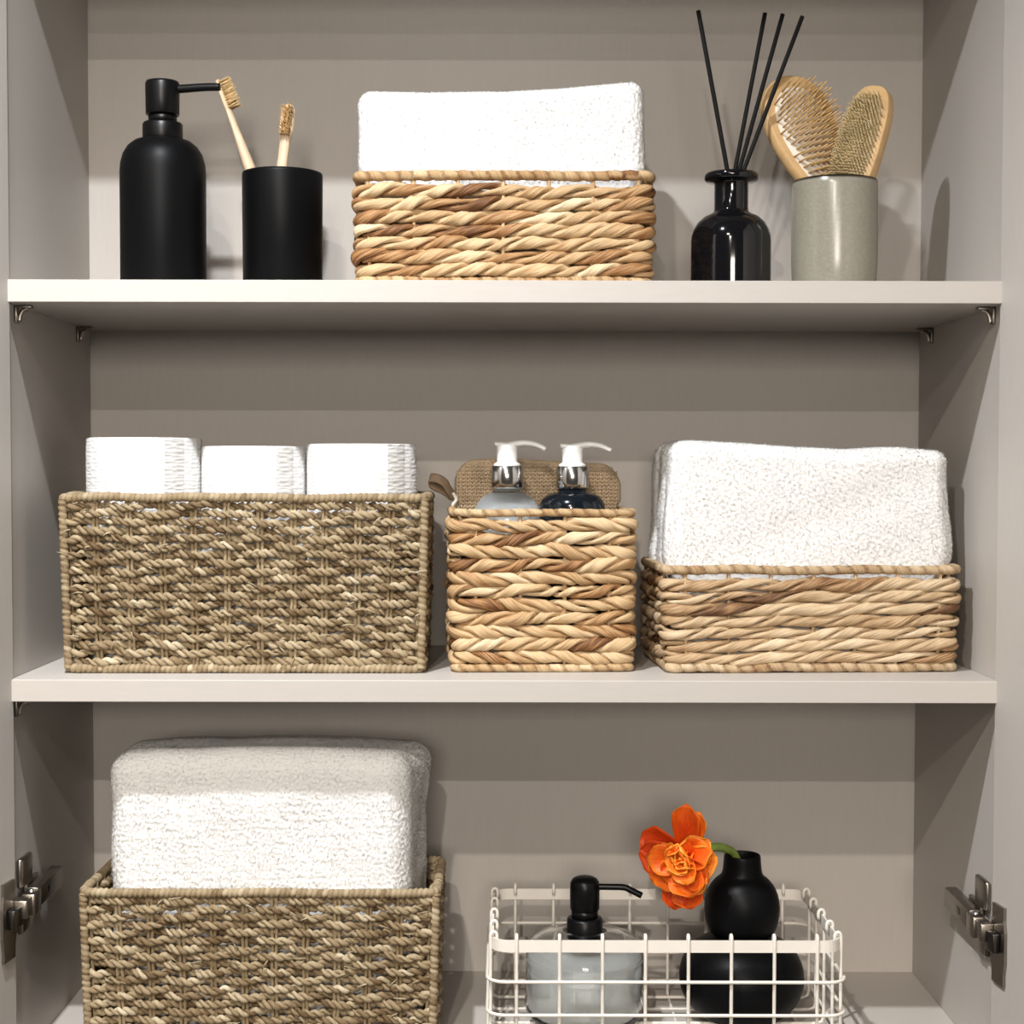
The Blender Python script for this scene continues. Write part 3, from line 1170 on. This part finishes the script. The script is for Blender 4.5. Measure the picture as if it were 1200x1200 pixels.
def hairbrush(label, foot, up, face, L, wid, head_frac, th, pad_mat, pin_mat, pin_len, gap, pin_r, square=2.0, egg=0.0):
    foot, up, face = Vector(foot), Vector(up), Vector(face)
    m = frame(foot, face, Vector(up).cross(face))
    # local: X sideways, Y along the brush (from the foot up), Z = bristle direction
    t = thing('hairbrush', label, 'hairbrush', foot, 0, 'wooden hairbrushes')
    yl = (Vector(up) - face.normalized() * Vector(up).dot(face.normalized())).normalized()
    xl = yl.cross(face.normalized())
    mm = Matrix.Identity(4)
    for i, cvec in enumerate((xl, yl, face.normalized())):
        for j in range(3):
            mm[j][i] = cvec[j]
    for j in range(3):
        mm[j][3] = foot[j]
    t.matrix_world = mm
    hl = L * head_frac
    yc = L - hl / 2
    out = []
    for k in range(64):
        a = 2 * PI * k / 64 - PI / 2
        ca, sa = math.cos(a), math.sin(a)
        x = wid / 2 * math.copysign(abs(ca) ** (2 / square), ca) * (1 - egg * (.5 - .5 * sa))
        y = yc + hl / 2 * math.copysign(abs(sa) ** (2 / square), sa)
        out.append((x, y))
    V, F = ellipse_slab(out, th, wid * .12)
    hp = [(0, .0, 0), (0, L * .12, 0), (0, L - hl * .96, 0), (0, L - hl * .80, 0)]
    pts = smooth_path(hp, 6)
    V2, F2 = sweep(pts, np.stack([np.full(len(pts), .0075), np.full(len(pts), th * .5)], 1), 14, up=(0, 0, 1))
    V, F = join([(V, F), (V2, F2)])
    build('brush_body', V, F, M['beech'], t)
    # domed cushion
    pw, pl = wid / 2 * .83, hl / 2 * .86
    ringsV, F = [], []
    nr, ns_ = 7, 48
    Vc = [(0, yc, th / 2 + .005)]
    for r in range(1, nr + 1):
        f = r / nr
        for k in range(ns_):
            a = 2 * PI * k / ns_
            ca, sa = math.cos(a), math.sin(a)
            Vc.append((pw * f * math.copysign(abs(ca) ** (2 / square), ca) * (1 - egg * (.5 - .5 * sa * f)), yc + pl * f * math.copysign(abs(sa) ** (2 / square), sa), th / 2 - .001 + .006 * (1 - f ** 3)))
    for k in range(ns_):
        F.append([0, 1 + k, 1 + (k + 1) % ns_])
    for r in range(nr - 1):
        for k in range(ns_):
            a, b = 1 + r * ns_, 1 + (r + 1) * ns_
            F.append([a + k, b + k, b + (k + 1) % ns_, a + (k + 1) % ns_])
    build('cushion', Vc, F, M[pad_mat], t)
    prs = []
    rng = np.random.default_rng(5)
    iy = 0
    y = yc - pl * .93
    while y < yc + pl * .95:
        x = -pw + (gap / 2 if iy % 2 else 0)
        while x < pw:
            f = (abs(x / (pw * (1 - egg * (.5 - .5 * (y - yc) / pl)))) ** square + abs((y - yc) / pl) ** square)
            if f < .90:
                zb = th / 2 - .001 + .006 * (1 - min(1, f) ** 1.5)
                spread = .22
                jx, jy = rng.normal(0, .0004, 2)
                tip = (x + jx + x / pw * pin_len * spread, y + jy + (y - yc) / pl * pin_len * spread, zb + pin_len)
                prs.append(sweep(np.linspace((x, y, zb - .0015), tip, 2), np.array([pin_r, pin_r * .75]), 6, up=(0, 1, 0)))
            x += gap
        y += gap * .87
        iy += 1
    V, F = join(prs)
    build('brush_pins', V, F, M[pin_mat], t, stuff=True)
    return t


hairbrush('wide paddle hairbrush with long wooden pins over a cream cushion', (.3020, .105, S1T + .012), (-.30, .12, 1.0), (.42, -.85, .23), .1920, .098, .62, .011,
          'cushion', 'pin', .0185, .0062, .00085, 2.0, .58)
hairbrush('narrow wooden hairbrush with dense pale bristles leaning right', (.2745, .088, S1T + .012), (.29, .05, 1.0), (-.60, -.78, .21), .1735, .042, .60, .012,
          'cushion_tan', 'boar', .0085, .0028, .0006, 2.8)

# ================================================================== MIDDLE COMPARTMENT
seagrass_basket('seagrass basket on the lower shelf filled with three paper rolls', (-.2192, .0335 + .068, S2T), .012, .3125, .136, .1515, 20, 31)


def paper_roll(label, x, y, r, ztop):
    h = ztop - (S2T + .006)
    t = thing('paper_roll', label, 'paper roll', (x, y, S2T + .006), 0, 'white paper rolls')
    V, F = lathe([(.021, .0), (r - .001, 0), (r, .001), (r, h - .0012), (r - .0012, h), (.021, h), (.021, .0)], 72)
    V = V * np.array([1.0, 1.0, 1.0])
    build('paper', V, F, M['paper'], t)
    V, F = lathe([(.0195, .0), (.0208, 0), (.0208, h - .0005), (.0195, h - .0005), (.0195, 0)], 32)
    build('cardboard_core', V, F, M['card'], t)
    # loose sheet end
    a0 = -PI / 2 + .55
    pts = []
    for k in range(9):
        a = a0 + k * .05
        pts.append(((r + .0009 * (1 - k / 8) + .0001) * math.cos(a), (r + .0009 * (1 - k / 8) + .0001) * math.sin(a)))
    V = [(p[0], p[1], zz) for zz in (.0005, h - .0006) for p in pts]
    F = [[i, i + 1, 9 + i + 1, 9 + i] for i in range(8)]
    build('sheet_end', V, F, M['paper'], t)


paper_roll('white embossed paper roll at left in the seagrass basket', -.3155, .1012, .0498, .0285)
paper_roll('white embossed paper roll in the middle, set lower and further back', -.2200, .1075, .0462, .0215)
paper_roll('white embossed paper roll at right in the seagrass basket', -.1250, .1012, .0480, .0235)

# middle basket
hyacinth_basket('tall square hyacinth basket with braided rows holding two pump bottles', (.0300, .044 + .0675, S2T), math.radians(2.6), .1615, .135, .1385, 11, .047,
                lambda k: 1 if k % 2 else -1, (.61, .14), .0034, .0012, 12, 'hyacinth')


def pump_bottle(label, x, y, base, sh, body_mat, liquid, zs):
    """zs: collar bottom, collar top, stem top, spout height (world)"""
    t = thing('pump_bottle', label, 'bottle', (x, y, base), 0, 'pump bottles in the square basket')
    q = lambda v: v - base
    lathe_part('bottle', [(0, 0), (.0262, 0), (.0278, .002)] + [(r, q(zz)) for r, zz in sh], M[body_mat], t, seg=56)
    if liquid:
        lathe_part('liquid', [(0, .003), (.0255, .003), (.0268, .006), (.0268, q(-.036)), (.0252, q(-.0312)), (0, q(-.0312))], M['lotion'], t)
    cb, ct, st = zs
    lathe_part('chrome_collar', [(0, q(cb)), (.0134, q(cb)), (.0143, q(cb) + .001), (.0143, q(ct) - .0006), (.0137, q(ct)), (0, q(ct))], M['chrome'], t)
    pu = lathe_part('pump_stem', [(0, q(ct) - .0002), (.0118, q(ct) - .0002), (.0116, q(ct) + .0018), (.0093, q(ct) + .0030), (.0088, q(ct) + .004), (.0092, q(st) - .003), (.0095, q(st)), (0, q(st))], M['white_plastic'], t)
    pts = smooth_path([(-.0108, 0, q(st) + .0010), (0, 0, q(st) - .0002), (.008, 0, q(st) + .0010), (.016, -.001, q(st) + .0018), (.025, -.002, q(st) + .0004), (.0335, -.003, q(st) - .0034)], 6)
    n = len(pts)
    V, F = sweep(pts, np.stack([np.interp(np.linspace(0, 1, n), [0, .2, .5, 1], [.0068, .0092, .0062, .0042]), np.interp(np.linspace(0, 1, n), [0, .25, .5, 1], [.0022, .0033, .0030, .0023])], 1), 14)
    build('spout', V, F, M['white_plastic'], pu)


pump_bottle('clear pump bottle of white lotion with chrome collar and white pump', .0022, .092, S2T + .006,
            [(.0292, -.15), (.0292, -.0385), (.0284, -.0335), (.0262, -.0278), (.0225, -.0228), (.0172, -.0192), (.0128, -.0178), (.0122, -.0150), (0, -.0150)], 'glass_blue', True,
            (-.0146, .0049, .0228))
pump_bottle('dark navy pump bottle with chrome collar and white pump', .0590, .092, S2T + .006,
            [(.0290, -.15), (.0290, -.0360), (.0286, -.0300), (.0268, -.0248), (.0235, -.0210), (.0180, -.0188), (.0128, -.0180), (.0122, -.0150), (0, -.0150)], 'navy', False,
            (-.0146, .0046, .0216))

# knitted mitt behind the bottles
t = thing('bath_mitt', 'knitted beige sisal mitt standing behind two pump bottles', 'bath mitt', (.0300, .1400, S2T + .006), math.radians(2.0))
V, F = rounded_box_grid(.1500, .024, .1745, .0118, .004)
x_, z_ = V[:, 0].copy(), V[:, 2].copy()
top = np.clip((z_ - .14) / .03, 0, 1)
V[:, 2] -= top * .0035 * np.clip(x_ / .07, -.2, 1) + .010 * np.clip((np.abs(x_) - .055) / .02, 0, 1) ** 2 * top
V[:, 2] = np.clip(V[:, 2], 0, None)
rg = np.random.default_rng(77)
squeeze = np.where(z_ < .125, .87, .87 + .13 * np.clip((z_ - .125) / .012, 0, 1))
V[:, 0] *= squeeze
build('pad', V, F, M['jute'], t)
# knit stitches
prs = []
Vb, Fb = V, F
for side, yv in ((-1, -.012),):
    cols = np.arange(-.0714, .0722, .0040)
    for cx in cols:
        for rz_ in np.arange(.126, .181, .0033):
            lim = .1745 - .0035 * max(-.2, min(1, cx / .07)) - .010 * max(0, (abs(cx) - .055) / .02) ** 2
            if rz_ > lim - .003:
                continue
            over = max(0, rz_ - (lim - .0118)) / .0118
            ov2 = max(0, abs(cx) - .0632) / .0118
            o_ = min(1, math.hypot(over, ov2))
            if o_ > .85:
                continue
            yy = -.0122 + .0118 * (1 - math.sqrt(max(0, 1 - o_ ** 2)))
            for sg in (-1, 1):
                j = rg.normal(0, .00022, 4)
                prs.append(sweep([(cx + sg * .0002 + j[0], yy + .0004, rz_ - .0017), (cx + sg * .0010 + j[1], yy - .0008, rz_ + .0002 + j[3]), (cx + sg * .0017, yy + .0003, rz_ + .0021 + j[2])],
                                 np.array([.0006, .00115, .0006]), 6, up=(0, 1, 0)))
V, F = join(prs)
build('knit_stitches', V, F, M['jute'], t, stuff=True)
# ribbon loop at its left
V, F = sweep(smooth_path([(-.0745, -.010, .140), (-.0800, -.018, .1475), (-.0835, -.022, .1535), (-.0900, -.024, .1575), (-.0965, -.022, .1580), (-.0945, -.017, .1520), (-.0850, -.012, .1475), (-.0760, -.010, .1410)], 6),
             np.stack([np.full(43, .0008), np.full(43, .0042)], 1), 8, up=(.25, .2, 1))
build('ribbon_loop', V, F, M['ribbon'], t)
V, F = sweep(smooth_path([(-.0735, -.012, .128), (-.0765, -.016, .134), (-.0735, -.017, .139), (-.0765, -.016, .145)], 6), .0016, 8)
build('cord_end', V, F, M['cord'], t)

# right basket with towel
hyacinth_basket('long low hyacinth basket beneath a towel at right of the lower shelf', (.2580, .0440 + .076, S2T), math.radians(3.2), .2590, .152, .0912, 7, .068,
                lambda k: 1, (.58, .18), .0040, .0035, 13, 'hyacinth_dry')


def warp_right(V):
    V = V.copy()
    x, zz = V[:, 0], V[:, 2]
    hw_ = np.interp(zz, [0, .062, .073, .080, .090, .13, .18], [.1115, .1115, .1180, .1222, .1242, .1232, .1240])
    V[:, 0] = x * hw_ / .1145
    V[:, 0] += np.interp(x, [-.11, 0, .11], [1, 0, 0]) * .0045 * np.clip((zz - .12) / .06, 0, 1) + np.interp(x, [-.11, .02, .11], [0, 0, 1]) * .0015 * np.cos(zz * 60)
    k = np.clip((zz - .08) / .10, 0, 1)
    V[:, 2] += k * np.interp(x, [-.115, -.09, -.03, .03, .08, .115], [.004, .003, .0005, -.0035, -.002, -.003])
    return V


towel('white terry towel in the low basket at right of the lower shelf', (.2585, .1215, S2T + .006), math.radians(3.2), .229, .112, .1865, .013, warp_right, .080, 22, folds=3)

# ================================================================== BOTTOM COMPARTMENT
seagrass_basket('deep seagrass basket on the cupboard floor holding the biggest towel', (-.2050, .0230 + .064, FL), 0, .3055, .128, .1425, 19, 32, tint=(.43, .18))


def warp_low(V):
    V = V.copy()
    x, y, zz = V[:, 0], V[:, 1], V[:, 2]
    up = np.clip((zz - .135) / .012, 0, 1)
    V[:, 0] = x - .0010 * up
    # back half of the fold reaches further right than the front
    k = np.clip((y + .045) / .075, 0, 1)
    V[:, 0] += np.where(x > 0, .012 * k * (x / .125), 0)
    V[:, 0] += np.where(x > 0, .006 * np.clip((zz - .19) / .05, 0, 1) * k, 0)
    V[:, 2] += np.clip((zz - .2) / .05, 0, 1) * np.interp(x, [-.13, -.08, 0, .08, .13], [-.003, .0005, .001, 0, -.002])
    V[:, 1] = np.where(y < 0, y * np.interp(zz, [0, .118, .132], [.90, .90, 1.0]), y * .88) - .0005
    return V


towel('large thick white terry towel in the deep basket under the lower shelf', (-.2085, .0885, FL + .006), 0, .2540, .1000, .2490, .019, warp_low, .128, 23)

# wire basket
WX0, WX1, WY0, WY1 = -.0112, .2836, .0150, .1870
t = thing('wire_basket', 'cream coated wire basket holding a soap bottle and black vase', 'basket', ((WX0 + WX1) / 2, (WY0 + WY1) / 2, FL))
ww, wd = WX1 - WX0, WY1 - WY0
zb_ = FL
zr0, zr1 = -.4005 - FL, -.3905 - FL
P, N, s, L = rect_path(ww - .004, wd - .004, .014, .003)
Vb = []
for (o_, zz) in ((-.0009, zr0), (.0009, zr0), (.0009, zr1), (-.0009, zr1)):
    Vb.append(np.stack([P[:, 0] + N[:, 0] * o_, P[:, 1] + N[:, 1] * o_, np.full(len(P), zz)], 1))
n = len(P)
V = np.stack(Vb, 1).reshape(-1, 3)
i = np.arange(n)[:, None] * 4
j = ((np.arange(n) + 1) % n)[:, None] * 4
k = np.arange(4)[None, :]
F = np.stack([i + k, j + k, j + (k + 1) % 4, i + (k + 1) % 4], -1).reshape(-1, 4)
build('rim_band', V, [F], M['wire'], t, smooth=False)
WR = .0015
for zz in (-.4243, -.4523, -.4790):
    P, N, s, L = rect_path(ww + .0052, wd + .0052, .016, .003)
    V, F = sweep(np.stack([P[:, 0], P[:, 1], np.full(len(P), zz - FL)], 1), WR, 8, closed=True)
    build('ring_wire', V, F, M['wire'], t)


def u_wire(axis, c, half):
    """one wire: hooked over the band, down, across the bottom and up to the other hook"""
    def pt(u, zz):
        return (c, u, zz) if axis == 'y' else (u, c, zz)
    hk = []
    for k in range(9):
        a = PI * k / 8
        hk.append((half - .0022 - .0026 * math.cos(a) * -1 - .0026, zr1 + .0008 + .0032 * math.sin(a)))
    # from the hook's inner end, over the top, down the outside
    left = [(-(half - .0054), zr1 - .0045)]
    for k in range(9):
        a = PI - PI * k / 8
        left.append((-(half - .0027 - .0027 * math.cos(a) * -1 * -1), zr1 + .0012 + .0034 * math.sin(a)))
    pts = []
    inner, outer = half - .0056, half - .0002
    mid, rr = (inner + outer) / 2, (outer - inner) / 2
    seq = [(inner, zr1 - .0045), (inner, zr1 - .001)]
    for k in range(7):
        a = PI - PI * k / 6
        seq.append((mid + rr * math.cos(a), zr1 + .0010 + rr * 1.25 * math.sin(a)))
    seq += [(outer, zr0), (outer, .008), (outer - .0012, .0035), (outer - .006, .0016), (outer - .012, .0016)]
    if axis == 'x':
        seq = [(u, zz + (0.0 if zz > .01 else .0030)) for u, zz in seq]
    full = [pt(-u, zz) for u, zz in seq] + [pt(u, zz) for u, zz in reversed(seq)]
    V, F = sweep(full, WR, 8, up=(1, 0, 0) if axis == 'y' else (0, 1, 0))
    build('upright_wire', V, F, M['wire'], t)


for k in range(8):
    u_wire('y', .0108 + .0358 * k - (WX0 + WX1) / 2, wd / 2)
for yv in (.0270, .0610, .0980, .1350, .1690):
    u_wire('x', yv - (WY0 + WY1) / 2, ww / 2)

# glass dispenser inside it
t = thing('soap_dispenser', 'round clear glass soap bottle with black pump in wire basket', 'soap dispenser', (.0716, .1000, FL + .0063))
q = lambda v: v - (FL + .0063)
outer = [(0, 0), (.038, 0), (.0465, .0025), (.0512, .0085), (.0528, .0160), (.0528, q(-.4330)), (.0520, q(-.4250)), (.0490, q(-.4170)), (.0430, q(-.4110)), (.0330, q(-.4075)), (.0200, q(-.4062)), (.0140, q(-.4058))]
inner = [(.0128, q(-.4072)), (.0200, q(-.4080)), (.0325, q(-.4094)), (.0420, q(-.4128)), (.0474, q(-.4185)), (.0502, q(-.4260)), (.0510, q(-.4330)), (.0510, .0170), (.0495, .0105), (.0450, .0060), (.036, .0045), (0, .0045)]
lathe_part('glass_bottle', outer + inner, M['glass'], t, seg=72)
lathe_part('liquid_soap', [(0, .0048), (.036, .0048), (.0448, .0064), (.0492, .0108), (.0507, .0172), (.0507, q(-.4285)), (.0495, q(-.4278)), (0, q(-.4278))], M['milk'], t, seg=72)
lathe_part('collar', [(0, q(-.4140)), (.0155, q(-.4140)), (.0158, q(-.4125)), (.0158, q(-.3955)), (.0148, q(-.3940)), (.0120, q(-.3938)), (0, q(-.3938))], M['black_plastic'], t)
lathe_part('pump_stem', [(0, q(-.3945)), (.0118, q(-.3945)), (.0118, q(-.3860)), (0, q(-.3860))], M['black_plastic'], t)
hd = lathe_part('pump_head', [(0, q(-.3872)), (.0122, q(-.3872)), (.0130, q(-.3862)), (.0132, q(-.3680)), (.0128, q(-.3630)), (.0108, q(-.3596)), (.0070, q(-.3578)), (0, q(-.3574))], M['black_plastic'], t)
V, F = sweep(smooth_path([(.006, 0, q(-.3668)), (.020, -.001, q(-.3666)), (.0345, -.002, q(-.3668)), (.0405, -.003, q(-.3690)), (.0500, -.004, q(-.3735))], 6), .0029, 12)
build('spout', V, F, M['black_plastic'], hd)

# calabash vase
t = thing('vase', 'matte black double gourd vase with an orange tulip', 'vase', (.2122, .1100, FL + .0063))
q = lambda v: v - (FL + .0063)
prof = [(0, 0), (.030, 0), (.0375, .0030), (.0470, .0120), (.0535, .0235), (.0556, .0345), (.0545, .0470), (.0490, .0590), (.0400, .0675), (.0310, .0715), (.0258, .0735)]
up_ = [(.0252, q(-.4120)), (.0290, q(-.4085)), (.0322, q(-.4000)), (.0336, q(-.3890)), (.0326, q(-.3780)), (.0292, q(-.3690)), (.0240, q(-.3625)), (.0192, q(-.3590)), (.0176, q(-.3560)), (.0168, q(-.3500)), (.0163, q(-.3420)), (.0157, q(-.3400)), (.0146, q(-.3402)), (.0143, q(-.345)), (.0143, q(-.356)), (.020, q(-.366)), (.0290, q(-.38)), (.0300, q(-.395)), (.02, q(-.409)), (0, q(-.411))]
lathe_part('body', smooth_profile(prof, 1) + smooth_profile(up_, 1), M['black'], t, seg=72)

# tulip
FC = Vector((.1555, .076, -.3370))
FD = Vector((-.38, -.90, -.05)).normalized()
t = thing('tulip', 'orange double tulip bending out of the black vase', 'flower', FC)
rngp = np.random.default_rng(3)


def petal(direc, L, W, cup, curl, base_t, roll=0.0, off=(0, 0, 0), tipw=.55, ruffle=.0012):
    """direc: where the petal grows to; it cups towards the flower's facing direction"""
    direc = Vector(direc).normalized()
    nrm = (FD - direc * FD.dot(direc))
    if nrm.length < .05:
        nrm = Vector((0, 0, 1)) - direc * direc.z
    nrm.normalize()
    sid = direc.cross(nrm)
    R = Matrix.Rotation(roll, 3, direc)
    nrm, sid = R @ nrm, R @ sid
    nu, nv = 12, 9
    V, tint, fib = [], [], []
    ph = rngp.uniform(0, 6)
    for i in range(nu + 1):
        u = i / nu
        wdt = W * (math.sin(PI * min(1, u * tipw + .06)) ** .8 if u < .8 else math.sin(PI * min(1, .8 * tipw + .06)) ** .8 * math.sqrt(max(0.02, 1 - ((u - .8) / .215) ** 2)))
        for j in range(nv):
            v = j / (nv - 1) * 2 - 1
            ln_ = L * (u - .05 * v * v * u)
            h = cup * (v * v) * wdt + curl * math.sin(PI * u * .9) + ruffle * math.sin(ph + 7 * u + 4 * v) * u * (abs(v) + .3)
            p = direc * ln_ + sid * (v * wdt / 2) + nrm * h + Vector(off)
            V.append(p[:])
            tint.append(base_t + .30 * u ** 4 + .14 * abs(v) ** 4 + rngp.normal(0, .03))
            fib.append((u * 2 + ph, v * 1.2, ph))
    F = [[i * nv + j, i * nv + j + 1, (i + 1) * nv + j + 1, (i + 1) * nv + j] for i in range(nu) for j in range(nv - 1)]
    o = build('petal', V, F, M['petal'], t, attrs={'tint': np.clip(tint, 0, 1), 'fib': np.array(fib)})
    md = o.modifiers.new('thickness', 'SOLIDIFY')
    md.thickness = .0006
    return o


ex = Vector((1, 0, 0)) - FD * FD.x
ex.normalize()
ey = FD.cross(ex)
if ey.z < 0:
    ey = -ey
base = -FD * .012


def ring(n, alpha, L, W, cup, curl, tnt, a0, jit=.2):
    for k in range(n):
        b = a0 + 2 * PI * k / n + rngp.normal(0, jit)
        al = alpha + rngp.normal(0, .1)
        dvec = FD * math.cos(al) + (ex * math.cos(b) + ey * math.sin(b)) * math.sin(al)
        petal(dvec, L * rngp.uniform(.88, 1.1), W * rngp.uniform(.85, 1.12), cup, curl, tnt + rngp.normal(0, .07), rngp.normal(0, .25), base, tipw=.62, ruffle=.0022)


def aim(xc, zc, fwd, L, W, tnt, curl=.004, cup=.22, roll=0.0, off=None):
    petal(ex * xc + ey * zc + FD * fwd, L, W, cup, curl, tnt, roll, off if off is not None else base)


ring(5, .22, .027, .022, .30, .003, .48, .3)
ring(6, .62, .030, .026, .28, .006, .46, .0)
ring(7, 1.00, .034, .030, .25, .008, .40, .4)
aim(.05, 1, .18, .0500, .026, .30, .002, .12)               # tall petal at the top
aim(.28, .95, .10, .0440, .020, .45, .001, .1)
aim(-1, .50, .18, .0440, .031, .10, .006, .20)                # dark left petals
aim(-.95, .05, .30, .0420, .030, .12, .006, .22)
aim(-.75, -.62, .35, .0380, .030, .42, .006, .22)
aim(.12, -1, .12, .0460, .028, .24, .003, .18)               # hanging petals
aim(-.22, -1, .10, .0490, .024, .14, .002, .15)
aim(.55, -.85, .40, .0360, .028, .52, .006, .2)
aim(.95, .10, .35, .0350, .030, .60, .006, .22)
aim(.80, .65, .40, .0350, .028, .56, .006, .22)
pts = smooth_path([tuple(FC + base * .9 - FC), (.0260, .014, .0075), (.0400, .024, .0045), (.0500, .032, -.0035), (.0560, .0365, -.022), (.0570, .0360, -.050)], 8)
V, F = sweep(pts, np.linspace(.0040, .0032, len(pts)), 12)
build('stem', V, F, M['stem'], t)
